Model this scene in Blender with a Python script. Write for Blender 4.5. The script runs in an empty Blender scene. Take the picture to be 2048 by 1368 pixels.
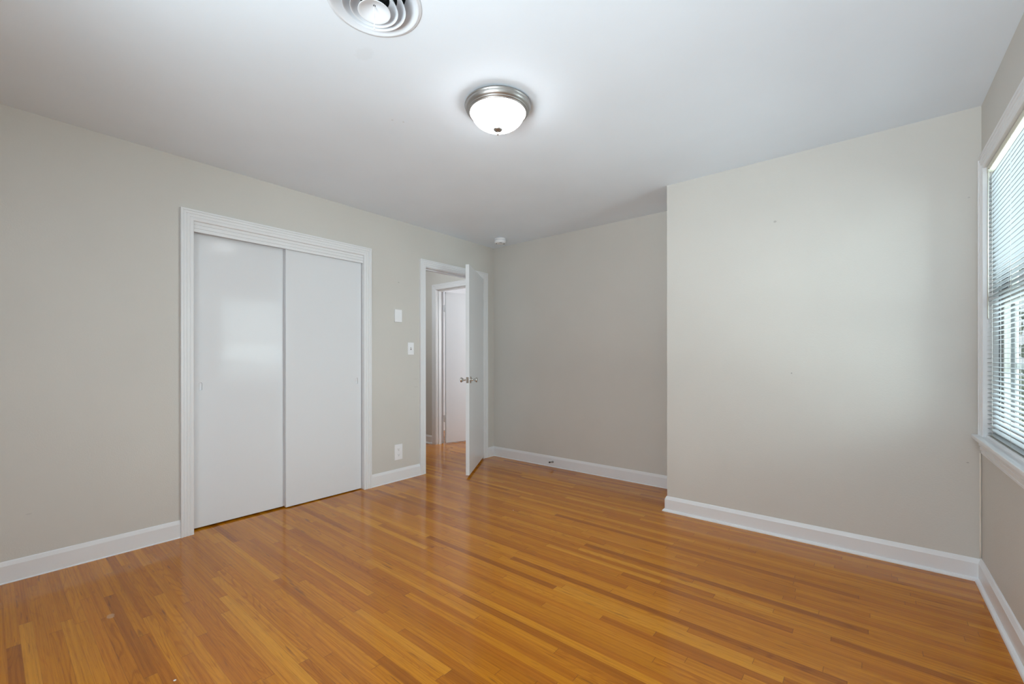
import bpy, bmesh, math, random
from mathutils import Vector, Matrix

random.seed(7)
scene = bpy.context.scene
COL = scene.collection

# ------------------------------------------------------------------ camera
YAW = math.radians(39.42)
ROLL = math.radians(-0.05)
F_PX = 863.7
HORIZON = 716.8
cam_data = bpy.data.cameras.new("camera")
cam = bpy.data.objects.new("camera", cam_data)
COL.objects.link(cam)
fwd = Vector((-math.sin(YAW), math.cos(YAW), 0))
rgt = Vector((math.cos(YAW), math.sin(YAW), 0))
up = Vector((0, 0, 1))
rgt, up = math.cos(ROLL) * rgt + math.sin(ROLL) * up, math.cos(ROLL) * up - math.sin(ROLL) * rgt
M = Matrix((rgt, up, -fwd)).transposed().to_4x4()
M.translation = Vector((0, 0, 1.145))
cam.matrix_world = M
cam_data.sensor_width = 36.0
cam_data.lens = 36.0 * F_PX / 2048
cam_data.shift_y = (HORIZON - 684) / 2048
cam_data.clip_start = 0.02
scene.camera = cam

# ------------------------------------------------------------------ world, view, light
scene.view_settings.view_transform = 'Standard'
scene.view_settings.look = 'None'
scene.view_settings.exposure = -0.05
scene.view_settings.gamma = 1.0
scene.view_settings.use_curve_mapping = False
scene.cycles.use_denoising = True
scene.cycles.max_bounces = 10
scene.cycles.diffuse_bounces = 6
scene.cycles.transparent_max_bounces = 12
scene.cycles.sample_clamp_indirect = 4.0
scene.cycles.caustics_reflective = False
scene.cycles.caustics_refractive = False

world = bpy.data.worlds.new("overcast_sky")
scene.world = world
world.use_nodes = True
wn = world.node_tree.nodes
bg = wn["Background"]
bg.inputs[0].default_value = (0.86, 0.93, 1.0, 1)
bg.inputs[1].default_value = 0.95


def area_light(name, loc, direction, sx, sy, power, color):
    d = bpy.data.lights.new(name, 'AREA')
    d.shape = 'RECTANGLE'
    d.size, d.size_y = sx, sy
    d.energy = power
    d.color = color
    o = bpy.data.objects.new(name, d)
    o.location = loc
    o.rotation_euler = Vector(direction).to_track_quat('-Z', 'Z').to_euler()
    COL.objects.link(o)
    return o


H = 2.44
XL, XR = -3.40, 0.455
YB, YF, XC = 3.80, 3.245, -1.16
YR = -0.75                      # rear wall, behind the camera

# daylight of the window seen at the right, and of the far room's window; the rear pair is added fill
DAY = (0.83, 0.945, 1.0)
area_light("daylight_side", (2.20, 2.90, 1.90), (-1, -0.15, -0.05), 1.6, 2.0, 200, DAY)
area_light("daylight_side_ground", (1.50, 2.75, 0.60), (-1, -0.10, 0.55), 2.2, 1.4, 120, DAY)
area_light("rear_fill_high", (-0.45, YR - 0.16, 1.45), (0, 1, 0), 1.5, 1.25, 35, DAY)  # added fill from behind the camera, no known source there
area_light("rear_fill_low", (-0.45, YR - 1.05, 0.25), (0, 0.62, 0.78), 2.2, 1.6, 335, DAY)  # added upward fill through the rear opening, brightens the ceiling
area_light("daylight_far_room", (-2.75, 5.3, 1.5), (-1, -0.35, 0), 1.2, 1.3, 51, (0.95, 0.98, 1.0))
hall_fill = bpy.data.lights.new("hall_fill", 'POINT')  # added fill to brighten the hall, no lamp seen there
hall_fill.energy, hall_fill.color, hall_fill.shadow_soft_size = 11.0, (0.90, 0.96, 1.0), 0.12
hall_fill_o = bpy.data.objects.new("hall_fill", hall_fill)
hall_fill_o.location = (-4.05, 2.75, 2.25)
COL.objects.link(hall_fill_o)
LAMP_GLOW = 20.5
LC = (-1.452, 1.655)          # ceiling lamp


# ------------------------------------------------------------------ materials
def new_mat(name):
    m = bpy.data.materials.new(name)
    m.use_nodes = True
    nt = m.node_tree
    return m, nt, nt.nodes["Principled BSDF"]


def srgb(r, g, b):
    f = lambda c: c / 12.92 if c <= 0.04045 else ((c + 0.055) / 1.055) ** 2.4
    return (f(r / 255), f(g / 255), f(b / 255), 1)


class G:
    """small helper for node graphs"""

    def __init__(self, nt):
        self.nt = nt
        self.N = nt.nodes
        self.L = nt.links

    def put(self, sock, v):
        if hasattr(v, 'is_linked'):
            self.L.new(v, sock)
        elif isinstance(v, (tuple, list)) and sock.type == 'RGBA' and len(v) == 3:
            sock.default_value = (*v, 1)
        else:
            sock.default_value = v

    def m(self, op, a, b=None, c=None, clamp=False):
        n = self.N.new('ShaderNodeMath')
        n.operation = op
        n.use_clamp = clamp
        for i, v in enumerate((a, b, c)):
            if v is not None:
                self.put(n.inputs[i], v)
        return n.outputs[0]

    def xyz(self):
        g = self.N.new('ShaderNodeNewGeometry')
        s = self.N.new('ShaderNodeSeparateXYZ')
        self.L.new(g.outputs['Position'], s.inputs[0])
        return g.outputs['Position'], s.outputs[0], s.outputs[1], s.outputs[2]

    def comb(self, x, y, z):
        n = self.N.new('ShaderNodeCombineXYZ')
        for i, v in enumerate((x, y, z)):
            self.put(n.inputs[i], v)
        return n.outputs[0]

    def noise(self, vec, scale=1.0, detail=2.0, rough=0.5, dist=0.0):
        n = self.N.new('ShaderNodeTexNoise')
        self.put(n.inputs['Vector'], vec)
        n.inputs['Scale'].default_value = scale
        n.inputs['Detail'].default_value = detail
        n.inputs['Roughness'].default_value = rough
        n.inputs['Distortion'].default_value = dist
        return n.outputs[0]

    def white(self, vec):
        n = self.N.new('ShaderNodeTexWhiteNoise')
        n.noise_dimensions = '3D'
        self.put(n.inputs['Vector'], vec)
        return n.outputs['Value'], n.outputs['Color']

    def ramp(self, fac, stops):
        n = self.N.new('ShaderNodeValToRGB')
        e = n.color_ramp.elements
        while len(e) > 1:
            e.remove(e[-1])
        e[0].position, e[0].color = stops[0]
        for p, c in stops[1:]:
            k = e.new(p)
            k.color = c
        self.put(n.inputs[0], fac)
        return n.outputs[0]

    def mix(self, fac, a, b, mode='MIX'):
        n = self.N.new('ShaderNodeMix')
        n.data_type = 'RGBA'
        n.blend_type = mode
        self.put(n.inputs[0], fac)
        self.put(n.inputs[6], a)
        self.put(n.inputs[7], b)
        return n.outputs[2]

    def remap(self, v, a, b, c=0.0, d=1.0):
        n = self.N.new('ShaderNodeMapRange')
        self.put(n.inputs[0], v)
        n.inputs[1].default_value, n.inputs[2].default_value = a, b
        n.inputs[3].default_value, n.inputs[4].default_value = c, d
        return n.outputs[0]

    def bump(self, h, strength, dist, target):
        n = self.N.new('ShaderNodeBump')
        n.inputs['Strength'].default_value = strength
        n.inputs['Distance'].default_value = dist
        self.L.new(h, n.inputs['Height'])
        self.L.new(n.outputs[0], target.inputs['Normal'])

    def spot(self, col, pos, centre, size, color, alpha=1.0, wobble=0.35):
        """an irregular stain of its own shape: size is the half extent on x, y, z"""
        s = self.N.new('ShaderNodeVectorMath')
        s.operation = 'SUBTRACT'
        self.L.new(pos, s.inputs[0])
        s.inputs[1].default_value = centre
        d = self.N.new('ShaderNodeVectorMath')
        d.operation = 'DIVIDE'
        self.L.new(s.outputs[0], d.inputs[0])
        d.inputs[1].default_value = size
        ln = self.N.new('ShaderNodeVectorMath')
        ln.operation = 'LENGTH'
        self.L.new(d.outputs[0], ln.inputs[0])
        nz = self.noise(pos, 90.0, 2.0)
        r = self.m('ADD', ln.outputs['Value'], self.m('MULTIPLY', self.m('SUBTRACT', nz, 0.5), 2 * wobble))
        f = self.m('MULTIPLY', self.remap(r, 1.05, 0.75), alpha, clamp=True)
        return self.mix(f, col, color)


def paint(name, color, rough, bump=0.0, scale=60.0, spec=0.5, mottling=0.02):
    m, nt, b = new_mat(name)
    g = G(nt)
    pos, x, y, z = g.xyz()
    n = g.noise(pos, 1.7, 3.0)
    c = g.mix(g.remap(n, 0.3, 0.7), tuple(v * (1 - mottling) for v in color[:3]), tuple(v * (1 + mottling) for v in color[:3]))
    nt.links.new(c, b.inputs['Base Color'])
    b.inputs['Roughness'].default_value = rough
    b.inputs['Specular IOR Level'].default_value = spec
    if bump:
        g.bump(g.noise(pos, scale, 3.0), bump, 0.002, b)
    return m, g, b, pos, c


def metal(name, color, rough):
    m, nt, b = new_mat(name)
    g = G(nt)
    pos, x, y, z = g.xyz()
    n = g.noise(pos, 220.0, 2.0)
    nt.links.new(g.remap(n, 0, 1, rough * 0.8, rough * 1.2), b.inputs['Roughness'])
    b.inputs['Base Color'].default_value = color
    b.inputs['Metallic'].default_value = 1.0
    return m


# greige wall paint with its few small scuffs and nail holes
WALL_C = srgb(206, 203, 197)
MAT_WALL, g_, b_, pos_, c_ = paint("greige_wall_paint", WALL_C, 0.55, 0.25, 140.0, 0.3)
for ctr, size, al in (((-3.40, 2.655, 0.945), (0.05, 0.026, 0.0018), 0.22), ((-3.40, 2.66, 0.868), (0.05, 0.024, 0.0020), 0.32),
                      ((-3.40, 2.64, 0.77), (0.05, 0.026, 0.0018), 0.14), ((-3.40, 2.46, 1.86), (0.05, 0.010, 0.006), 0.3),
                      ((-0.46, 3.245, 2.03), (0.009, 0.05, 0.008), 0.35), ((-0.37, 3.245, 1.05), (0.004, 0.05, 0.004), 0.6),
                      ((0.405, 3.245, 0.60), (0.0055, 0.05, 0.0025), 0.5), ((0.41, 3.245, 1.98), (0.005, 0.05, 0.004), 0.25),
                      ((-3.40, 0.14, 0.33), (0.05, 0.012, 0.004), 0.15)):
    c_ = g_.spot(c_, pos_, ctr, size, (0.16, 0.15, 0.14), al)
g_.L.new(c_, b_.inputs['Base Color'])

MAT_CEIL, g_, b_, pos_, c_ = paint("white_ceiling_paint", srgb(232, 241, 250), 0.8, 0.10, 90.0, 0.15)
c_ = g_.spot(c_, pos_, (-1.65, 1.02, 2.44), (0.05, 0.035, 0.05), (0.52, 0.52, 0.52), 0.08)
c_ = g_.spot(c_, pos_, (-1.99, 1.40, 2.44), (0.006, 0.006, 0.05), (0.4, 0.38, 0.36), 0.3)
c_ = g_.spot(c_, pos_, (-1.96, 1.45, 2.44), (0.006, 0.006, 0.05), (0.4, 0.38, 0.36), 0.3)
g_.L.new(c_, b_.inputs['Base Color'])

MAT_TRIM = paint("white_trim_enamel", srgb(228, 229, 231), 0.32, 0.06, 40.0, 0.35, 0.008)[0]
MAT_DOOR = paint("white_door_enamel", srgb(224, 226, 229), 0.10, 0.10, 5.0, 0.09, 0.008)[0]
MAT_PLATE = paint("white_plastic", srgb(238, 239, 242), 0.3, 0, spec=0.5, mottling=0.004)[0]
MAT_VENT = paint("white_painted_steel", srgb(226, 231, 237), 0.4, 0, spec=0.4, mottling=0.01)[0]
MAT_DARK = paint("dark_duct_sheet", (0.012, 0.012, 0.012), 0.8, 0, spec=0.1)[0]
MAT_SLOT = paint("dark_slot", (0.10, 0.10, 0.105), 0.6, 0)[0]
MAT_TRACK = paint("dark_window_channel", srgb(146, 146, 150), 0.6, 0)[0]
MAT_TONED_TRACK = paint("toned_down_window_track", srgb(104, 108, 113), 0.5, 0)[0]  # grey darkened to offset the strong side daylight on the outer jamb
MAT_SASH = paint("off_white_sash_vinyl", srgb(188, 187, 180), 0.4, 0)[0]
MAT_NICKEL = metal("brushed_nickel", (0.40, 0.385, 0.37, 1), 0.38)
MAT_CHROME = metal("polished_nickel", (0.62, 0.60, 0.57, 1), 0.10)
MAT_STEEL = metal("dull_steel", (0.35, 0.34, 0.33, 1), 0.35)
MAT_RUBBER = paint("dark_rubber", (0.03, 0.03, 0.03), 0.7, 0)[0]
MAT_WAND = paint("clear_wand_plastic", srgb(205, 205, 196), 0.15, 0, spec=0.6)[0]
MAT_CREAM = paint("cream_blind_rail", srgb(222, 220, 204), 0.4, 0)[0]
MAT_CABLE = paint("cream_cable_sheath", srgb(232, 224, 212), 0.5, 0)[0]
MAT_CORD = paint("white_cord", srgb(222, 222, 216), 0.8, 0)[0]

# translucent vinyl slats
m, nt, b = new_mat("white_vinyl_slat")
g_ = G(nt)
tr = nt.nodes.new('ShaderNodeBsdfTranslucent')
tr.inputs[0].default_value = (0.34, 0.39, 0.42, 1)
mx = nt.nodes.new('ShaderNodeMixShader')
mx.inputs[0].default_value = 0.16
b.inputs['Base Color'].default_value = srgb(200, 205, 209)
b.inputs['Roughness'].default_value = 0.35
pos, x, y, z = g_.xyz()
g_.bump(g_.noise(pos, 30, 2), 0.04, 0.002, b)
nt.links.new(b.outputs[0], mx.inputs[1])
nt.links.new(tr.outputs[0], mx.inputs[2])
nt.links.new(mx.outputs[0], nt.nodes['Material Output'].inputs[0])
MAT_SLAT = m

# window glass: thin pane
m, nt, b = new_mat("window_glass")
tp = nt.nodes.new('ShaderNodeBsdfTransparent')
tp.inputs[0].default_value = (0.95, 0.98, 0.97, 1)
gl = nt.nodes.new('ShaderNodeBsdfGlossy')
gl.inputs['Roughness'].default_value = 0.02
g_ = G(nt)
lw = nt.nodes.new('ShaderNodeLayerWeight')
lw.inputs[0].default_value = 0.5
mx = nt.nodes.new('ShaderNodeMixShader')
nt.links.new(g_.m('MULTIPLY_ADD', g_.m('POWER', lw.outputs['Facing'], 5.0), 0.30, 0.04), mx.inputs[0])
nt.links.new(tp.outputs[0], mx.inputs[1])
nt.links.new(gl.outputs[0], mx.inputs[2])
nt.links.new(mx.outputs[0], nt.nodes['Material Output'].inputs[0])
MAT_GLASS = m

# frosted lamp glass, lit from inside
m, nt, b = new_mat("lit_frosted_glass")
b.inputs['Base Color'].default_value = (0.85, 0.84, 0.82, 1)
b.inputs['Roughness'].default_value = 0.25
b.inputs['Emission Color'].default_value = (0.95, 0.975, 1.0, 1)
b.inputs['Emission Strength'].default_value = LAMP_GLOW
MAT_LAMP = m


# oak strip floor, boards running along x
def floor_material():
    m, nt, b = new_mat("oak_strip_floor")
    g = G(nt)
    pos, x, y, z = g.xyz()
    W = 0.0385
    yr = g.m('DIVIDE', g.m('ADD', y, 10.0), W)
    row = g.m('FLOOR', yr)
    fy = g.m('FRACT', yr)
    r1, _ = g.white(g.comb(row, 3.7, 1.1))
    r2, _ = g.white(g.comb(row, 9.1, 5.3))
    length = g.m('MULTIPLY_ADD', r2, 1.0, 0.55)
    xr = g.m('DIVIDE', g.m('ADD', g.m('ADD', x, 20.0), g.m('MULTIPLY', r1, 3.0)), length)
    idx = g.m('FLOOR', xr)
    fx = g.m('FRACT', xr)
    rv, rc = g.white(g.comb(row, idx, 2.0))
    rv2, _ = g.white(g.comb(row, idx, 7.0))
    rv3, _ = g.white(g.comb(row, idx, 13.0))
    off = g.m('MULTIPLY', rv, 60.0)
    # board tone
    tone = g.ramp(rv, [(0.0, srgb(160, 92, 14)), (0.08, srgb(178, 105, 14)), (0.35, srgb(188, 116, 16)),
                       (0.65, srgb(195, 122, 18)), (0.90, srgb(202, 130, 24)), (1.0, srgb(211, 143, 36))])
    red = g.m('MULTIPLY', g.remap(rv2, 0.55, 1.0), 0.30)
    tone = g.mix(red, tone, srgb(186, 107, 24))
    # long soft streaks
    v1 = g.comb(g.m('ADD', g.m('MULTIPLY', x, 1.2), off), g.m('MULTIPLY', y, 105.0), off)
    n1 = g.noise(v1, 1.0, 4.0, 0.55)
    tone = g.mix(g.m('MULTIPLY', g.remap(n1, 0.45, 0.70), 0.62), tone, g.mix(1.0, tone, (0.66, 0.56, 0.46), 'MULTIPLY'))
    tone = g.mix(g.m('MULTIPLY', g.remap(n1, 0.45, 0.22), 0.35), tone, g.mix(1.0, tone, (1.22, 1.2, 1.15), 'MULTIPLY'))
    # cathedral figure: contour lines of a stretched noise
    v2 = g.comb(g.m('ADD', g.m('MULTIPLY', x, 1.5), off), g.m('MULTIPLY', y, 15.0), g.m('ADD', off, 4.0))
    n2 = g.noise(v2, 1.0, 1.0, 0.4)
    ring = g.m('SINE', g.m('MULTIPLY', n2, 95.0))
    ring = g.remap(ring, 0.35, 1.0)
    ringamt = g.m('MULTIPLY', g.remap(rv3, 0.45, 1.0), 0.50)
    tone = g.mix(g.m('MULTIPLY', ring, ringamt), tone, g.mix(1.0, tone, (0.60, 0.48, 0.38), 'MULTIPLY'))
    # fine pores
    v3 = g.comb(g.m('ADD', g.m('MULTIPLY', x, 9.0), off), g.m('MULTIPLY', y, 330.0), off)
    n3 = g.noise(v3, 1.0, 3.0, 0.6)
    tone = g.mix(g.m('MULTIPLY', g.remap(n3, 0.50, 0.72), 0.55), tone, g.mix(1.0, tone, (0.60, 0.50, 0.40), 'MULTIPLY'))
    # rare dark mineral streaks
    v4 = g.comb(g.m('ADD', g.m('MULTIPLY', x, 5.0), off), g.m('MULTIPLY', y, 60.0), g.m('ADD', off, 9.0))
    n4 = g.noise(v4, 1.0, 2.0, 0.5)
    tone = g.mix(g.m('MULTIPLY', g.remap(n4, 0.66, 0.76), 0.60), tone, srgb(92, 50, 22))
    # seams between strips and at the board ends
    ey = g.m('MINIMUM', fy, g.m('SUBTRACT', 1.0, fy))
    ex = g.m('MULTIPLY', g.m('MINIMUM', fx, g.m('SUBTRACT', 1.0, fx)), length)
    seam_y = g.remap(ey, 0.032, 0.008)
    seam_x = g.remap(ex, 0.0017, 0.0006)
    r5, _ = g.white(g.comb(row, 1.0, 17.0))
    seam = g.m('MAXIMUM', g.m('MULTIPLY', seam_y, g.m('MULTIPLY_ADD', r5, 0.40, 0.05)), g.m('MULTIPLY', seam_x, 0.55))
    tone = g.mix(seam, tone, srgb(84, 44, 18))
    # paint drips and a worn patch
    for ctr, size, colr, al in (((-2.600, 0.350, 0), (0.024, 0.014, 1), srgb(190, 150, 112), 0.65),
                                ((-1.905, 0.425, 0), (0.0050, 0.0045, 1), srgb(240, 235, 225), 1.0),
                                ((0.115, 2.03, 0), (0.0060, 0.0045, 1), srgb(240, 235, 225), 1.0),
                                ((-2.06, 2.52, 0), (0.006, 0.005, 1), srgb(225, 190, 150), 0.8)):
        tone = g.spot(tone, pos, ctr, size, colr, al)
    nt.links.new(tone, b.inputs['Base Color'])
    rn = g.noise(pos, 3.0, 3.0)
    nt.links.new(g.m('ADD', g.remap(rn, 0.3, 0.7, 0.08, 0.14), g.m('MULTIPLY', g.remap(n3, 0.5, 0.8), 0.05)), b.inputs['Roughness'])
    b.inputs['Specular IOR Level'].default_value = 0.38
    wav = g.noise(g.comb(g.m('MULTIPLY', x, 2.0), g.m('MULTIPLY', y, 9.0), rv), 1.0, 2.0)
    h = g.m('SUBTRACT', g.m('MULTIPLY_ADD', wav, 0.8, g.m('MULTIPLY', n3, 0.10)), g.m('MULTIPLY', seam, 0.35))
    g.bump(h, 0.16, 0.0022, b)
    return m


MAT_FLOOR = floor_material()


# ------------------------------------------------------------------ mesh helpers
class MB:
    """collects geometry for one mesh object"""

    def __init__(self):
        self.bm = bmesh.new()

    def box(self, x0, x1, y0, y1, z0, z1, bevel=0.0, mat=None):
        x0, x1 = sorted((x0, x1)); y0, y1 = sorted((y0, y1)); z0, z1 = sorted((z0, z1))
        tmp = bmesh.new()
        vs = [tmp.verts.new((x, y, z)) for z in (z0, z1) for (x, y) in ((x0, y0), (x1, y0), (x1, y1), (x0, y1))]
        for f in ((3, 2, 1, 0), (4, 5, 6, 7), (0, 1, 5, 4), (1, 2, 6, 5), (2, 3, 7, 6), (3, 0, 4, 7)):
            tmp.faces.new([vs[i] for i in f])
        if bevel:
            bmesh.ops.bevel(tmp, geom=tmp.edges[:], offset=bevel, segments=2, affect='EDGES', profile=0.6)
        self.merge(tmp, mat)
        return self

    def merge(self, tmp, mat=None):
        if mat is not None:
            bmesh.ops.transform(tmp, matrix=mat, verts=tmp.verts[:])
        idx = {}
        for v in tmp.verts:
            idx[v] = self.bm.verts.new(v.co)
        for f in tmp.faces:
            try:
                nf = self.bm.faces.new([idx[v] for v in f.verts])
                nf.smooth = f.smooth
            except ValueError:
                pass
        tmp.free()

    def lathe(self, prof, seg=48, mat=None, smooth=True):
        """prof: (radius, height) list revolved about the z axis"""
        tmp = bmesh.new()
        rings = []
        for r, h in prof:
            if r < 1e-6:
                rings.append([tmp.verts.new((0, 0, h))])
            else:
                rings.append([tmp.verts.new((r * math.cos(2 * math.pi * i / seg), r * math.sin(2 * math.pi * i / seg), h)) for i in range(seg)])
        for a, b2 in zip(rings, rings[1:]):
            for i in range(seg):
                j = (i + 1) % seg
                if len(a) == 1 and len(b2) == 1:
                    continue
                if len(a) == 1:
                    f = tmp.faces.new((a[0], b2[i], b2[j]))
                elif len(b2) == 1:
                    f = tmp.faces.new((a[i], b2[0], a[j]))
                else:
                    f = tmp.faces.new((a[i], b2[i], b2[j], a[j]))
                f.smooth = smooth
        bmesh.ops.recalc_face_normals(tmp, faces=tmp.faces[:])
        self.merge(tmp, mat)
        return self

    def tube(self, pts, rad, seg=10, mat=None):
        tmp = bmesh.new()
        pts = [Vector(p) for p in pts]
        rings = []
        prev = None
        for i, p in enumerate(pts):
            t = (pts[min(i + 1, len(pts) - 1)] - pts[max(i - 1, 0)]).normalized()
            if prev is None:
                a = t.orthogonal().normalized()
            else:
                a = (prev - t * prev.dot(t)).normalized()
            prev = a
            b2 = t.cross(a)
            rings.append([tmp.verts.new(p + rad * (math.cos(2 * math.pi * k / seg) * a + math.sin(2 * math.pi * k / seg) * b2)) for k in range(seg)])
        for r0, r1 in zip(rings, rings[1:]):
            for k in range(seg):
                f = tmp.faces.new((r0[k], r0[(k + 1) % seg], r1[(k + 1) % seg], r1[k]))
                f.smooth = True
        tmp.faces.new(rings[0][::-1])
        tmp.faces.new(rings[-1])
        bmesh.ops.recalc_face_normals(tmp, faces=tmp.faces[:])
        self.merge(tmp, mat)
        return self

    def sweep(self, path, prof, side, fn, i0=0, i1=None, caps=True):
        """sweeps a closed profile (u sideways, v away) along a 2-D path with mitred corners;
        side=+1 offsets to the left of the path, -1 to the right; fn maps (a, b, v) to 3-D"""
        i1 = len(path) - 1 if i1 is None else i1
        P = [Vector(p) for p in path]
        nrm = []
        for a, b2 in zip(P, P[1:]):
            d = (b2 - a).normalized()
            nrm.append(Vector((-d.y, d.x)) * side)
        mit = []
        for i in range(len(P)):
            if i == 0:
                mit.append(nrm[0])
            elif i == len(P) - 1:
                mit.append(nrm[-1])
            else:
                s = nrm[i - 1] + nrm[i]
                mit.append(s / (1 + nrm[i - 1].dot(nrm[i])))
        tmp = bmesh.new()
        rings = []
        for i in range(i0, i1 + 1):
            rings.append([tmp.verts.new(fn(*(P[i] + mit[i] * u), v)) for u, v in prof])
        n = len(prof)
        for r0, r1 in zip(rings, rings[1:]):
            for k in range(n):
                tmp.faces.new((r0[k], r0[(k + 1) % n], r1[(k + 1) % n], r1[k]))
        if caps:
            tmp.faces.new(rings[0])
            tmp.faces.new(rings[-1][::-1])
        bmesh.ops.recalc_face_normals(tmp, faces=tmp.faces[:])
        self.merge(tmp)
        return self

    def holed_rect(self, a0, a1, b0, b1, hole, fn):
        """flat rectangle with one convex hole; hole is a list of (a, b) going round"""
        n = len(hole)
        ca = sum(p[0] for p in hole) / n
        cb = sum(p[1] for p in hole) / n
        outer = []
        for (a, b2) in hole:
            da, db = a - ca, b2 - cb
            t = min(((a1 - ca) / da if da > 1e-9 else ((a0 - ca) / da if da < -1e-9 else 1e9)),
                    ((b1 - cb) / db if db > 1e-9 else ((b0 - cb) / db if db < -1e-9 else 1e9)))
            outer.append([ca + da * t, cb + db * t])
        tmp = bmesh.new()
        hv = [tmp.verts.new(fn(*p)) for p in hole]
        ov = [tmp.verts.new(fn(*p)) for p in outer]
        for i in range(n):
            j = (i + 1) % n
            pts = [hv[i], hv[j], ov[j]]
            p, q = outer[i], outer[j]
            same = abs(p[0] - q[0]) < 1e-7 or abs(p[1] - q[1]) < 1e-7
            if not same:
                on_a = min(abs(p[0] - a0), abs(p[0] - a1)) < 1e-7
                c = (p[0], q[1]) if on_a else (q[0], p[1])
                pts.append(tmp.verts.new(fn(*c)))
            pts.append(ov[i])
            tmp.faces.new(pts)
        self.merge(tmp)
        return self

    def build(self, name, mat, parent=None, recalc=False, loc=None):
        if recalc:
            bmesh.ops.remove_doubles(self.bm, verts=self.bm.verts[:], dist=1e-6)
            bmesh.ops.recalc_face_normals(self.bm, faces=self.bm.faces[:])
        me = bpy.data.meshes.new(name)
        self.bm.to_mesh(me)
        self.bm.free()
        me.materials.append(mat)
        o = bpy.data.objects.new(name, me)
        COL.objects.link(o)
        if parent is not None:
            o.parent = parent
        if loc is not None:
            o.location = loc
        return o


def struct(o):
    o['kind'] = 'structure'
    return o


def empty(name, loc, rotz=0.0):
    o = bpy.data.objects.new(name, None)
    o.empty_display_size = 0.1
    o.location = loc
    o.rotation_euler = (0, 0, rotz)
    COL.objects.link(o)
    return o


def tag(o, label, cat, group=None):
    o['label'] = label
    o['category'] = cat
    if group:
        o['group'] = group
    return o


def stadium(ca, cb, ra, hb, n=10):
    """upright oval slot outline: half width ra, half height hb"""
    pts = []
    for k in range(n + 1):
        t = math.pi * k / n
        pts.append((ca + ra * math.cos(t), cb + hb - ra + ra * math.sin(t)))
    pts += [(ca - ra, cb + (hb - ra) * (1 - 2 * k / 8)) for k in range(1, 8)]
    for k in range(n + 1):
        t = math.pi + math.pi * k / n
        pts.append((ca + ra * math.cos(t), cb - hb + ra + ra * math.sin(t)))
    pts += [(ca + ra, cb - (hb - ra) * (1 - 2 * k / 8)) for k in range(1, 8)]
    return pts


# ------------------------------------------------------------------ room shell
T = 0.12
struct(MB().box(-5.4, XR + 0.12, YR - T, 6.6, -0.08, 0.0).build("floor", MAT_FLOOR))

# ceiling with the round cut-out of the duct
VC = (-1.383, 0.896)
mb = MB()
hole = [(VC[0] + 0.149 * math.cos(2 * math.pi * (k + 0.5) / 48), VC[1] + 0.149 * math.sin(2 * math.pi * (k + 0.5) / 48)) for k in range(48)]
mb.holed_rect(-5.4, XR + 0.12, YR - T, 6.6, hole, lambda a, b: (a, b, H))
mb.holed_rect(-5.4, XR + 0.12, YR - T, 6.6, hole, lambda a, b: (a, b, H + 0.1))
struct(mb.build("ceiling", MAT_CEIL))

# openings
CY0, CY1, CZ = 0.858, 2.092, 2.045       # closet, clear
DY0, DY1, DZ = 2.778, 3.604, 2.052       # bedroom door, clear
J = 0.018                                # jamb board
WY0, WY1, WZ0, WZ1 = 2.20, 3.135, 0.755, 2.085   # side window, clear

mb = MB()
for (y0, y1, z0, z1) in ((YR - T, CY0 - J, 0, H), (CY0 - J, CY1 + J, CZ + J, H), (CY1 + J, DY0 - J, 0, H),
                         (DY0 - J, DY1 + J, DZ + J, H), (DY1 + J, YB, 0, H)):
    mb.box(XL - T, XL, y0, y1, z0, z1)
struct(mb.build("wall_left", MAT_WALL))
struct(MB().box(XL, XC, YB, YB + T, 0, H).build("wall_recess", MAT_WALL))
struct(MB().box(XC, XR + 0.11, YF, YB + T, 0, H).build("wall_back", MAT_WALL))
mb = MB()
for (y0, y1, z0, z1) in ((YR - T, WY0 - J, 0, H), (WY1 + J, YF, 0, H), (WY0 - J, WY1 + J, 0, WZ0 - 0.02), (WY0 - J, WY1 + J, WZ1 + J, H)):
    mb.box(XR, XR + 0.11, y0, y1, z0, z1)
struct(mb.build("wall_right", MAT_WALL))
mb = MB()
for (x0, x1, z0, z1) in ((XL, -1.25, 0, H), (0.35, XR, 0, H), (-1.25, 0.35, 0, 0.78), (-1.25, 0.35, 2.12, H)):
    mb.box(x0, x1, YR - T, YR, z0, z1)
struct(mb.build("wall_front", MAT_WALL))
# closet interior
mb = MB()
mb.box(-4.16, -4.10, 0.70, 2.25, 0, H).box(-4.10, XL - T, 0.70, 0.76, 0, H).box(-4.10, XL - T, 2.19, 2.25, 0, H)
struct(mb.build("wall_closet", MAT_WALL))
# hall and the bright room past it
HX0, HX1 = -4.420, -3.66
mb = MB()
mb.box(-4.84, -4.74, 2.25, YB, 0, H).box(-4.74, XL - T, 2.25, 2.33, 0, H)
mb.box(-4.84, HX0 - J, YB, YB + T, 0, H).box(HX1 + J, XL, YB, YB + T, 0, H).box(HX0 - J, HX1 + J, YB, YB + T, DZ + J, H)
struct(mb.build("wall_hall", MAT_WALL))
mb = MB()
mb.box(-5.30, -5.20, YB + T, 6.5, 0, H).box(-5.20, -2.6, 6.4, 6.5, 0, H).box(-2.7, -2.6, YB + T, 6.4, 0, H)
mb.box(-5.20, -4.84, YB + T - 0.02, YB + T, 0, H)
struct(mb.build("wall_far_room", MAT_TRIM))

# ------------------------------------------------------------------ trim
CASE = [(0, 0), (0, .011), (.004, .0135), (.017, .0138), (.019, .0118), (.022, .0118), (.024, .0145), (.036, .015), (.038, .013),
        (.041, .013), (.043, .0168), (.053, .0172), (.055, .0152), (.058, .0152), (.060, .0195), (.069, .020), (.071, .018), (.071, 0)]
on_left = lambda a, b, v: (XL + v, a, b)
on_right = lambda a, b, v: (XR - v, a, b)


def u_path(y0, y1, zt):
    return [(y0, 0), (y0, zt), (y1, zt), (y1, 0)]


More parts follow.
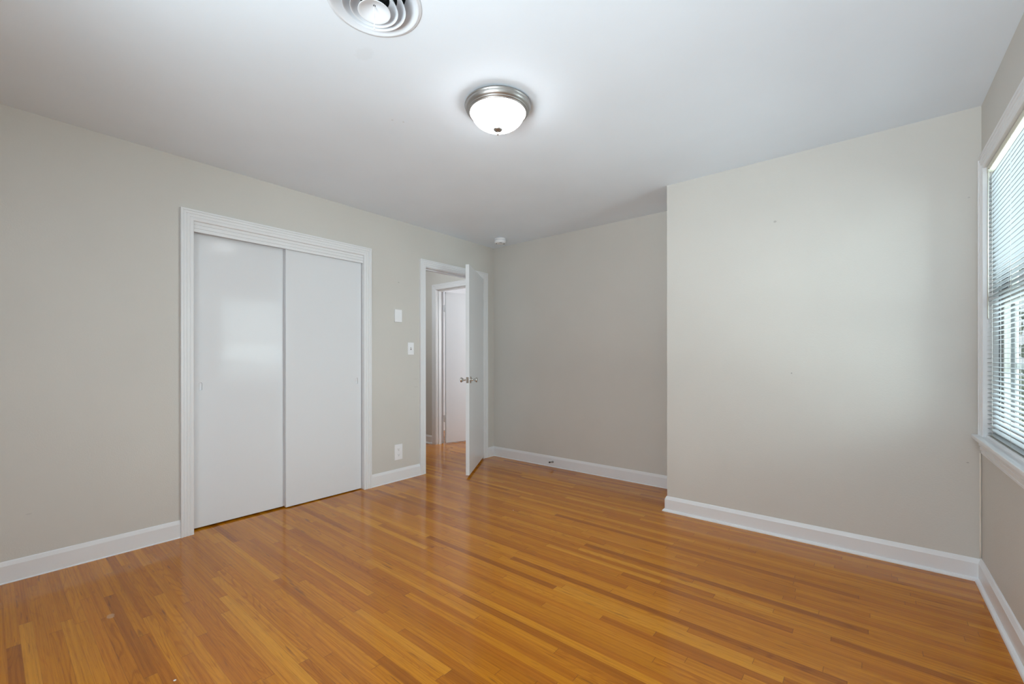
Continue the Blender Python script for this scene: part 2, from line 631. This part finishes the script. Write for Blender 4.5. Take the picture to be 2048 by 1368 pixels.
def jamb(x0, x1, y0, y1, zt):
    return MB().box(x0, x1, y0 - J, y0, 0, zt + J).box(x0, x1, y1, y1 + J, 0, zt + J).box(x0, x1, y0, y1, zt, zt + J)


# closet: jamb, casing, fluted header board
cl = struct(jamb(XL - T, XL, CY0, CY1, CZ).build("trim_1", MAT_TRIM))
MB().sweep(u_path(CY0, CY1, CZ), CASE, 1, on_left).build("casing", MAT_TRIM, cl)
HEAD = [(0, 0), (0, .012), (.016, .013), (.018, .010), (.021, .010), (.023, .014), (.040, .0145), (.042, .011), (.045, .011), (.047, .015), (.066, .015), (.066, 0)]
MB().sweep([(CY0, 1.979), (CY1, 1.979)], HEAD, 1, lambda a, b, v: (XL - 0.018 + v, a, b)).build("header_board", MAT_TRIM, cl)
# bedroom door: jamb, stop strip, casing
dr = struct(jamb(XL - T, XL, DY0, DY1, DZ).build("trim_2", MAT_TRIM))
MB().sweep(u_path(DY0 - 0.004, DY1 + 0.004, DZ + 0.004), CASE, 1, on_left).build("casing", MAT_TRIM, dr)
mb = MB()
mb.box(XL - 0.085, XL - 0.045, DY0, DY0 + 0.011, 0, DZ).box(XL - 0.085, XL - 0.045, DY1 - 0.011, DY1, 0, DZ).box(XL - 0.085, XL - 0.045, DY0 + 0.011, DY1 - 0.011, DZ - 0.011, DZ)
mb.build("door_stop_strip", MAT_TRIM, dr)
# hall door: jamb, stop strip, casing
hl = struct(MB().box(HX0 - J, HX0, YB, YB + T, 0, DZ + J).box(HX1, HX1 + J, YB, YB + T, 0, DZ + J).box(HX0, HX1, YB, YB + T, DZ, DZ + J).build("trim_3", MAT_TRIM))
MB().sweep(u_path(HX0 - 0.004, HX1 + 0.004, DZ + 0.004), CASE, 1, lambda a, b, v: (a, YB - v, b)).build("casing", MAT_TRIM, hl)
mb = MB()
mb.box(HX0, HX0 + 0.011, YB + 0.03, YB + 0.075, 0, DZ).box(HX1 - 0.011, HX1, YB + 0.03, YB + 0.075, 0, DZ).box(HX0 + 0.011, HX1 - 0.011, YB + 0.03, YB + 0.075, DZ - 0.011, DZ)
mb.build("door_stop_strip", MAT_TRIM, hl)

# baseboards: board with a sloped cap and a shoe at the floor
shoe = lambda t, r: [(t + r * math.cos(a), r * 1.1 * math.sin(a)) for a in [math.pi / 2 * k / 5 for k in range(6)]]
BASE_BIG = [(0, 0)] + shoe(.014, .015) + [(.014, .088), (.0125, .091), (.006, .107), (.003, .111), (0, .111)]
BASE_THIN = [(0, 0)] + shoe(.010, .005) + [(.010, .088), (.0092, .091), (.005, .107), (.003, .111), (0, .111)]
on_floor = lambda a, b, v: (a, b, v)


def base(name, path, prof, i0=0, i1=None, caps=True):
    return struct(MB().sweep(path, prof, -1, on_floor, i0, i1, caps).build(name, MAT_TRIM))


ring = [(XL, DY1 + 0.075), (XL, YB), (XC, YB), (XC, YF), (XR, YF), (XR, YR), (XL, YR), (XL, CY0 - 0.071)]
base("baseboard_left_corner", ring, BASE_THIN, 0, 1)
base("baseboard_recess", ring, BASE_THIN, 1, 2)
base("baseboard_return", ring, BASE_BIG, 2, 3)
base("baseboard_back", ring, BASE_BIG, 3, 4)
base("baseboard_right", ring, [(u, v * 1.05) for u, v in BASE_BIG], 4, 5)
base("baseboard_front", ring, BASE_BIG, 5, 6)
base("baseboard_left", ring, BASE_THIN, 6, 7)
base("baseboard_left_middle", [(XL, CY1 + 0.071), (XL, DY0 - 0.075)], BASE_THIN)
base("baseboard_hall", [(-4.74, YB), (HX0 - 0.075, YB)], BASE_BIG)


# ------------------------------------------------------------------ closet sliding doors
def sliding_panel(name, xf, y0, y1, z0, z1, py, pz):
    th = 0.028
    hole = stadium(py, pz, 0.0085, 0.027)
    mb = MB()
    mb.holed_rect(y0, y1, z0, z1, hole, lambda a, b: (xf, a, b))
    tmp = bmesh.new()
    c = [[tmp.verts.new((x, y, z)) for (y, z) in ((y0, z0), (y1, z0), (y1, z1), (y0, z1))] for x in (xf, xf - th)]
    for k in range(4):
        tmp.faces.new((c[0][k], c[1][k], c[1][(k + 1) % 4], c[0][(k + 1) % 4]))
    tmp.faces.new(c[1])
    mb.merge(tmp)
    o = struct(mb.build(name, MAT_DOOR, recalc=True))
    # finger pull: thin raised rim and a shallow cup
    rings = [(1.22, 1.07, 0.0), (1.16, 1.05, 0.0014), (1.0, 1.0, 0.0008), (0.94, 0.98, -0.007), (0.7, 0.9, -0.010)]
    tmp = bmesh.new()
    rv = []
    for sa, sb, d in rings:
        rv.append([tmp.verts.new((xf + d, py + (a - py) * sa, pz + (b - pz) * sb)) for a, b in hole])
    for r0, r1 in zip(rv, rv[1:]):
        for k in range(len(hole)):
            tmp.faces.new((r0[k], r0[(k + 1) % len(hole)], r1[(k + 1) % len(hole)], r1[k]))
    tmp.faces.new(rv[-1])
    bmesh.ops.recalc_face_normals(tmp, faces=tmp.faces[:])
    p = MB()
    p.merge(tmp)
    p.build("finger_pull", MAT_TRIM, o)
    return o


sliding_panel("door_2", XL - 0.064, CY0 + 0.003, 1.498, 0.012, 2.035, 0.915, 0.958)
sliding_panel("door_3", XL - 0.030, 1.452, CY1 - 0.004, 0.008, 2.035, 2.046, 0.951)


# ------------------------------------------------------------------ hinged doors
def hinge(parent, x, y, z, rot, mat=MAT_TRIM):
    """painted butt hinge: leaf on the door, leaf on the jamb, barrel with tips"""
    R = Matrix.Translation((x, y, z)) @ Matrix.Rotation(rot, 4, 'Z')
    mb = MB()
    mb.lathe([(0, -.050), (.0045, -.048), (.0045, -.0455), (.0056, -.045), (.0056, .045), (.0045, .0455), (.0045, .048), (0, .050)], 14, R)
    mb.box(.004, .022, -.001, .0015, -.044, .044, 0, R)
    return mb.build("hinge", mat, parent)


KNOB = [(0, .066), (.010, .066), (.0215, .0645), (.0245, .062), (.0250, .058), (.0235, .052), (.0185, .043), (.0125, .036), (.0098, .030), (.0098, .012),
        (.014, .0105), (.018, .008)]
ROSE = [(.012, .0105), (.020, .010), (.028, .0075), (.0325, .004), (.034, .0015), (.034, 0)]


def knob(parent, x, y, z, nx, ny, side):
    q = Vector((nx * side, ny * side, 0)).to_track_quat('Z', 'Y').to_matrix().to_4x4()
    R = Matrix.Translation((x, y, z)) @ q
    k = MB().lathe(KNOB, 32, R).build("door_knob", MAT_CHROME, parent)
    MB().lathe(ROSE, 32, R).build("rosette", MAT_CHROME, k)
    return k


# bedroom door, open into the room; its local x runs from hinge to free edge, local y across the leaf
PIV = (XL + 0.012, DY1 + 0.006)
ANG = math.atan2(-0.836, 0.549)
door1 = struct(MB().box(0.006, 0.800, -0.035, 0.0, 0.022, 2.049, 0.0015).build("door_1", MAT_DOOR))
door1.location = (PIV[0], PIV[1], 0)
door1.rotation_euler = (0, 0, ANG)
LEAF_Y0, LEAF_Y1 = -0.035, 0.0
knob(door1, 0.738, LEAF_Y1, 0.936, 0, 1, 1)
knob(door1, 0.738, LEAF_Y0, 0.936, 0, 1, -1)
MB().box(0.799, 0.8015, -0.029, -0.006, 0.908, 0.965, 0.0005).box(0.801, 0.8085, -0.023, -0.012, 0.926, 0.946, 0.001).build("latch_plate", MAT_CHROME, door1)
for hz in (1.848, 0.335):
    hinge(door1, 0.0, 0.002, hz, 0.0)

# hall door, swung away into the bright room
door4 = struct(MB().box(0.003, 0.76, -0.038, 0.0, 0.012, 2.036, 0.0015).build("door_4", MAT_DOOR))
door4.location = (HX0 + 0.017, YB + T + 0.006, 0)
door4.rotation_euler = (0, 0, math.atan2(0.957, 0.29) + 0.0)
knob(door4, 0.70, -0.035, 0.936, 0, 1, -1)
knob(door4, 0.70, 0.0, 0.936, 0, 1, 1)
for hz in (1.82, 0.335):
    hinge(door4, 0.0, 0.004, hz, math.pi)

# ------------------------------------------------------------------ window at the right
win = struct(empty("window_1", (XR, (WY0 + WY1) / 2, WZ0)))
off = Vector((XR, (WY0 + WY1) / 2, WZ0))


def wpart(mb, name, mat, parent=win):
    o = mb.build(name, mat, parent)
    if parent is win:
        o.matrix_parent_inverse = Matrix.Translation(-off)
    return o


mb = MB()
XO = XR + 0.106
mb.box(XR, XO, WY1, WY1 + J, WZ0 - .02, WZ1 + J).box(XR, XO, WY0 - J, WY0, WZ0 - .02, WZ1 + J).box(XR, XO, WY0, WY1, WZ1, WZ1 + J)
mb.box(XR, XO + 0.03, WY0, WY1, WZ0 - 0.02, WZ0)
for yy, s in ((WY1, -1), (WY0, 1)):     # parting beads on the side jambs
    mb.box(.5265, .5290, yy, yy + s * .010, WZ0, WZ1).box(.5485, .5515, yy, yy + s * .008, WZ0, WZ1)
wpart(mb, "window_frame", MAT_TRIM)
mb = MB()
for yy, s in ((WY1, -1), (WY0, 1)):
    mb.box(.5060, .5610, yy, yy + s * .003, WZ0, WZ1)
wpart(mb, "outer_track", MAT_TONED_TRACK)
mb = MB()
for yy, s in ((WY1, -1), (WY0, 1)):
    mb.box(.4965, .5045, yy, yy + s * .004, WZ0, WZ1).box(.5445, .5480, yy, yy + s * .0045, WZ0, 1.40)
wpart(mb, "sash_channel", MAT_TRACK)
mb = MB()
mb.sweep([(WY0, WZ0), (WY0, WZ1), (WY1, WZ1), (WY1, WZ0)], CASE, 1, on_right)
wpart(mb, "casing", MAT_TRIM)
mb = MB()
mb.box(XR - 0.042, XR + 0.004, WY0 - 0.082, 3.214, WZ0 - 0.019, WZ0, 0.004).box(XR, XR + 0.016, WY0, WY1, WZ0 - .012, WZ0 + .012)
wpart(mb, "stool", MAT_TRIM)
APR = [(0, 0), (0, .004), (.003, .008), (.012, .009), (.014, .0065), (.018, .0065), (.020, .012), (.036, .013), (.038, .0105), (.042, .0105), (.044, .016), (.060, .017), (.063, .0145), (.066, .0145), (.069, .020), (.0785, .021), (.0785, 0)]
wpart(MB().sweep([(WY0 - .07, WZ0 - .0975), (3.205, WZ0 - .0975)], APR, 1, on_right), "apron", MAT_TRIM)


def sash(name, x0, x1, z0, z1, bot, topr):
    mb = MB()
    s = 0.042
    y0, y1 = WY0 + .006, WY1 - .006
    mb.box(x0, x1, y0, y0 + s, z0, z1, .002).box(x0, x1, y1 - s, y1, z0, z1, .002)
    mb.box(x0, x1, y0 + s, y1 - s, z0, z0 + bot, .002).box(x0, x1, y0 + s, y1 - s, z1 - topr, z1, .002)
    o = wpart(mb, name, MAT_SASH)
    p = MB().box((x0 + x1) / 2 - .0015, (x0 + x1) / 2 + .0015, y0 + s - .004, y1 - s + .004, z0 + bot - .004, z1 - topr + .004).build("pane", MAT_GLASS, o)
    return o


sash("lower_sash", .5055, .5255, WZ0 + .002, 1.455, .060, .052)
sash("upper_sash", .5295, .5480, 1.405, WZ1, .050, .040)
mb = MB()
mb.box(.5520, .5590, WY0, WY0 + .022, WZ0, WZ1).box(.5520, .5590, WY1 - .014, WY1, WZ0, WZ1).box(.5520, .5590, WY0, WY1, 1.095, 1.115).box(.5520, .5590, WY0, WY1, WZ1 - .02, WZ1).box(.5520, .5590, WY0, WY1, WZ0, WZ0 + .02)
wpart(mb, "storm_frame", MAT_TRIM)

# added rear window, unseen behind the camera, an opening for the fill lights
w2 = struct(empty("added_rear_window", (-0.45, YR, 0.78)))
mb = MB()
for x0, x1, z0, z1 in ((-0.80, -0.75, 0, 1.34), (0.75, 0.80, 0, 1.34), (-0.75, 0.75, 0, .05), (-0.75, 0.75, 1.29, 1.34), (-0.02, 0.02, .05, 1.29)):
    mb.box(x0, x1, -0.03, 0.0, z0, z1)
mb.build("window_frame", MAT_TRIM, w2)

# ------------------------------------------------------------------ blind in the side window
BL = empty("window_blind", (0.469, (WY0 + WY1) / 2, WZ0))
tag(BL, "white horizontal slat blind hanging lowered in the window beside the right wall", "blind")
b0, b1 = WY0 + .008 - BL.location.y, WY1 - .008 - BL.location.y
PITCH, NS = 0.0212, 59
top = WZ1 - .004 - WZ0
mb = MB()
tmp = bmesh.new()
for k in range(NS):
    zc = 0.0125 + PITCH * (k + 0.5) + 0.006 * min(k, 3) / 3
    tilt = math.radians(4)
    prof = []
    for j in range(7):
        u = -1 + 2 * j / 6
        xx, zz = 0.0125 * u, 0.0016 * (1 - u * u)
        prof.append((xx * math.cos(tilt) - zz * math.sin(tilt), zz * math.cos(tilt) + xx * math.sin(tilt)))
    sag = [0, -0.0004, -0.0006, -0.0004, 0]
    ys = [b0 + .004 + (b1 - b0 - .008) * i / 4 for i in range(5)]
    rows = [[tmp.verts.new((px, yy, zc + pz + sag[i])) for px, pz in prof] for i, yy in enumerate(ys)]
    for r0, r1 in zip(rows, rows[1:]):
        for j in range(6):
            f = tmp.faces.new((r0[j], r0[j + 1], r1[j + 1], r1[j]))
            f.smooth = True
mb.merge(tmp)
slats = mb.build("slats", MAT_SLAT, BL)
sol = slats.modifiers.new("thickness", 'SOLIDIFY')
sol.thickness = 0.0006
MB().box(-.013, .013, b0, b1, top - .026, top, .002).build("headrail", MAT_CREAM, BL)
MB().box(-.012, .012, b0, b1, .001, .013, .003).build("bottom_rail", MAT_SASH, BL)
for k, yy in enumerate((b0 + .12, (b0 + b1) / 2, b1 - .12)):
    mb = MB()
    for xx in (-.0135, .0135):
        mb.tube([(xx, yy, .015), (xx, yy, top - .02)], .0005, 6)
    mb.build("ladder_cord", MAT_CORD, BL)
wand = MB().tube([(-.0150, b1 - .050, top - .030), (-.0165, b1 - .051, top - .30), (-.0165, b1 - .051, top - .745)], .0028, 8).build("tilt_wand", MAT_WAND, BL)
MB().tube([(-.010, b1 - .050, top - .016), (-.0150, b1 - .050, top - .020), (-.0150, b1 - .050, top - .034)], .0012, 6).build("wand_hook", MAT_STEEL, wand)

# ------------------------------------------------------------------ ceiling lamp
lamp = empty("ceiling_lamp", (LC[0], LC[1], H))
tag(lamp, "round flush ceiling lamp with nickel rim and lit frosted glass bowl", "ceiling lamp")
PAN = [(0, -.001), (.150, -.001), (.1600, -.003), (.1665, -.008), (.1688, -.0125), (.1680, -.0165), (.1662, -.0180), (.1655, -.0200), (.1650, -.0240),
       (.1625, -.0310), (.1585, -.0365), (.1540, -.0395), (.1530, -.0410), (.1535, -.0430), (.1520, -.0455), (.1490, -.0460), (.1480, -.0475), (.1482, -.0495),
       (.1465, -.0515), (.1430, -.0520), (.1400, -.0505), (.1375, -.0440)]
MB().lathe(PAN, 128).build("pan", MAT_NICKEL, lamp)
bowl = []
for k in range(25):
    a = math.pi / 2 * k / 24
    bowl.append((.1335 * math.cos(a) ** 0.90 if k < 24 else 0.0, -.052 - .074 * math.sin(a) ** 1.12))
BOWL = [(.130, -.044), (.1350, -.045), (.1368, -.0485), (.1350, -.0515)] + bowl[1:]
MB().lathe(BOWL, 128).build("glass_bowl", MAT_LAMP, lamp)
FIN = [(0, -.1235), (.014, -.1238), (.0215, -.1252), (.0235, -.1275), (.0230, -.1300), (.0195, -.1345), (.0125, -.1385), (.0070, -.1410), (.0045, -.1430),
       (.0040, -.1475), (.0050, -.1500), (.0052, -.1530), (.0042, -.1565), (0, -.1580)]
MB().lathe(FIN, 40).build("finial", MAT_NICKEL, lamp)

# ------------------------------------------------------------------ round ceiling vent
vent = empty("ceiling_vent", (VC[0], VC[1], H))
tag(vent, "white round air vent of concentric cones set in the ceiling", "air vent")
MB().lathe([(.112, .044), (.120, .030), (.130, .018), (.139, .008), (.147, .000), (.1525, -.0045), (.1565, -.0068), (.1590, -.0068), (.1605, -.0052), (.1640, -.0045), (.1675, -.0035), (.1690, 0), (.1640, 0.0), (.1500, .001)], 96).build("flange", MAT_VENT, vent)


def cone(name, r, z, r_in, z_in):
    pr = []
    for k in range(9):
        t = k / 8
        pr.append((r_in + (r - r_in) * (t ** 0.8), z_in + (z - z_in) * (t ** 1.6)))
    pr += [(r + .0006, z - .0003), (r + .0008, z + .0008)]
    pr += [(a + .0012, b + .0012) for a, b in reversed(pr[:9])]
    return MB().lathe(pr, 72).build(name, MAT_VENT, vent)


cone("cone", .110, -.022, .080, .020)
cone("cone", .083, -.029, .053, .012)
MB().lathe([(.0045, -.012), (.010, -.013), (.020, -.017), (.034, -.024), (.048, -.032), (.0555, -.0365), (.0572, -.0365), (.0565, -.034), (.050, -.028), (.03, -.018), (.0045, -.008), (.0045, -.012)], 72).build("centre_cone", MAT_VENT, vent)
MB().lathe([(.1485, .004), (.1485, .16), (0, .16)], 48).build("duct", MAT_DARK, vent)
mb = MB()
for k in range(3):
    a = 0.5 + 2 * math.pi * k / 3
    mb.tube([(.02 * math.cos(a), .02 * math.sin(a), -.006), (.06 * math.cos(a), .06 * math.sin(a), .005), (.115 * math.cos(a), .115 * math.sin(a), .012)], .002, 6)
mb.build("strut", MAT_DARK, vent)
mb = MB()
zc = -.012
while zc > -.088:
    mb.lathe([(0, zc + .0016), (.0013, zc + .001), (.0017, zc), (.0013, zc - .001), (0, zc - .0016)], 8)
    zc -= .0036
mb.tube([(0, 0, -.010), (0, 0, -.088)], .0004, 5)
mb.lathe([(0, -.087), (.0022, -.088), (.0032, -.094), (.0030, -.097), (0, -.098)], 10)
mb.build("pull_chain", MAT_PLATE, vent)
MB().lathe([(.0044, -.0125), (0, -.0095)], 12).build("chain_hole", MAT_DARK, vent)

# ------------------------------------------------------------------ smoke detector
sd = empty("smoke_detector", (-3.070, 3.535, H))
tag(sd, "small round white smoke detector on the ceiling above the open door", "smoke detector")
MB().lathe([(0, 0), (.0600, 0), (.0600, -.012), (.0585, -.0145), (.050, -.0150), (0, -.0150)], 48).build("base_plate", MAT_PLATE, sd)
MB().lathe([(0, -.015), (.047, -.015), (.047, -.021), (.0585, -.0215), (.0605, -.024), (.0600, -.040), (.0560, -.0465), (.046, -.050), (.020, -.0515), (0, -.0515)], 48).build("cover", MAT_PLATE, sd)
for a in (-2.45, -0.75, 0.9):
    R = Matrix.Translation((.042 * math.cos(a), .042 * math.sin(a), -.0502)) @ Matrix.Rotation(a, 4, 'Z')
    MB().box(-.004, .004, -.013, .013, -.002, .001, 0, R).build("vent_slot", MAT_SLOT, sd)

# ------------------------------------------------------------------ wall plates
def plate(name, yc, zc, w, h, t, label, cat):
    o = empty(name, (XL, yc, zc))
    tag(o, label, cat)
    MB().box(0, t, -w / 2, w / 2, -h / 2, h / 2, min(.003, t * .4)).build("cover_plate", MAT_PLATE, o)
    return o


ROT_X = Matrix.Rotation(math.pi / 2, 4, 'Y')


def screw(parent, z, t, y=0.0):
    MB().lathe([(0, .0012), (.0022, .001), (.003, 0)], 12, Matrix.Translation((t, y, z)) @ ROT_X).build("screw", MAT_PLATE, parent)


p = plate("wall_plate", 2.447, 1.544, .078, .117, .016, "blank white cover plate, higher of the two left of the open door", "wall plate")
screw(p, .044, .016); screw(p, -.044, .016)
p = plate("light_switch", 2.596, 1.240, .071, .116, .006, "white toggle light switch plate beside the open door casing", "light switch")
MB().box(.0058, .0068, -.0052, .0052, -.0125, .0125).build("toggle_slot", MAT_SLOT, p)
R = Matrix.Translation((.006, 0, .002)) @ Matrix.Rotation(math.radians(-28), 4, 'Y')
MB().box(-.004, .013, -.0045, .0045, -.0045, .0045, .001, R).build("toggle", MAT_PLATE, p)
screw(p, .030, .006); screw(p, -.030, .006)
p = plate("wall_outlet", 2.454, 0.268, .087, .144, .006, "white double socket plate low on the wall above the baseboard", "power outlet")
for zc in (.026, -.026):
    s = MB()
    s.lathe([(0, .0022), (.0150, .0022), (.0168, .0012), (.0170, 0)], 28, Matrix.Translation((.006, 0, zc)) @ ROT_X)
    s = s.build("socket", MAT_PLATE, p)
    mb = MB()
    mb.box(.0080, .0086, -.0075, -.0053, zc - .001, zc + .008).box(.0080, .0086, .0053, .0073, zc, zc + .007)
    mb.lathe([(0, .0006), (.0026, .0006), (.0027, 0)], 12, Matrix.Translation((.0081, 0, zc - .008)) @ ROT_X)
    mb.build("socket_slot", MAT_SLOT, s)
screw(p, 0.0, .006)

# ------------------------------------------------------------------ spring door stop on the recess baseboard
ds = empty("door_stop", (-2.560, YB - .010, .054))
tag(ds, "small steel spring door stop screwed to the recess baseboard", "door stop")
RY = Matrix.Rotation(math.radians(90), 4, 'X')
tiltm = Matrix.Rotation(math.radians(-6), 4, 'X')
MB().lathe([(0, .008), (.006, .008), (.009, .005), (.011, .001), (.011, 0)], 20, RY).build("mounting_cup", MAT_STEEL, ds)
pts = []
for k in range(181):
    t = k / 180
    pts.append((.0048 * math.cos(t * 15 * 2 * math.pi), -.006 - .048 * t, .0048 * math.sin(t * 15 * 2 * math.pi)))
MB().tube(pts, .0012, 6, tiltm).build("spring", MAT_STEEL, ds)
MB().lathe([(0, .070), (.0062, .069), (.0075, .066), (.0075, .056), (.005, .053), (0, .053)], 18, tiltm @ RY).build("rubber_tip", MAT_RUBBER, ds)

# ------------------------------------------------------------------ painted cable in the right corner
cb = MB()
zz = [0.118 + (0.657 - 0.118) * k / 12 for k in range(13)]
cb.tube([(XR - .006 + .0006 * math.sin(k * 2.1), YF - .008 + .0006 * math.cos(k * 1.3), z) for k, z in enumerate(zz)], .0030, 8)
c = cb.build("cable", MAT_CABLE)
tag(c, "thin pale cable running down the corner below the window sill", "cable")

# ------------------------------------------------------------------ outside the window: lawn and shrubs
m, nt, b = new_mat("lawn_grass")
g_ = G(nt)
pos, x, y, z = g_.xyz()
nt.links.new(g_.ramp(g_.noise(pos, 6, 5), [(0.3, srgb(86, 104, 62)), (0.7, srgb(128, 142, 92))]), b.inputs['Base Color'])
b.inputs['Roughness'].default_value = 0.9
lawn = MB().box(XR + 0.13, 40, -20, 60, -0.6, -0.5).build("lawn", m)
lawn['kind'] = 'structure'
m, nt, b = new_mat("shrub_leaves")
g_ = G(nt)
pos, x, y, z = g_.xyz()
nt.links.new(g_.ramp(g_.noise(pos, 9, 5), [(0.3, srgb(96, 112, 84)), (0.7, srgb(158, 170, 140))]), b.inputs['Base Color'])
b.inputs['Roughness'].default_value = 0.8
MAT_LEAF = m
MAT_BARK = paint("grey_bark", srgb(120, 108, 96), 0.9)[0]


def shrub(x, y, h, r, label):
    o = empty("shrub", (x, y, -0.5))
    tag(o, label, "shrub", None)
    tmp = bmesh.new()
    rnd = random.Random(int(x * 31 + y * 17))
    for k in range(520):
        a, t = rnd.uniform(0, 2 * math.pi), rnd.uniform(0, 1)
        zz = h * (0.12 + 0.88 * t)
        rr = r * math.sqrt(max(0.05, 1 - (2 * t - 0.85) ** 2 / 1.4)) * rnd.uniform(0.45, 1.0)
        c0 = Vector((rr * math.cos(a), rr * math.sin(a), zz))
        d1 = Vector((rnd.uniform(-1, 1), rnd.uniform(-1, 1), rnd.uniform(-1, 1))).normalized() * rnd.uniform(.10, .20)
        d2 = d1.orthogonal().normalized() * rnd.uniform(.05, .09)
        tmp.faces.new([tmp.verts.new(c0 + v) for v in (-d1, d2, d1, -d2)])
    mb = MB()
    mb.merge(tmp)
    mb.build("foliage", MAT_LEAF, o)
    mb = MB()
    mb.tube([(0, 0, 0), (.03, 0, h * .4), (0, .03, h * .85)], .05, 8)
    mb.build("stem", MAT_BARK, o)


shrub(2.5, 12.6, 4.2, 1.5, "grey green leafy shrub outside, seen through the blind")
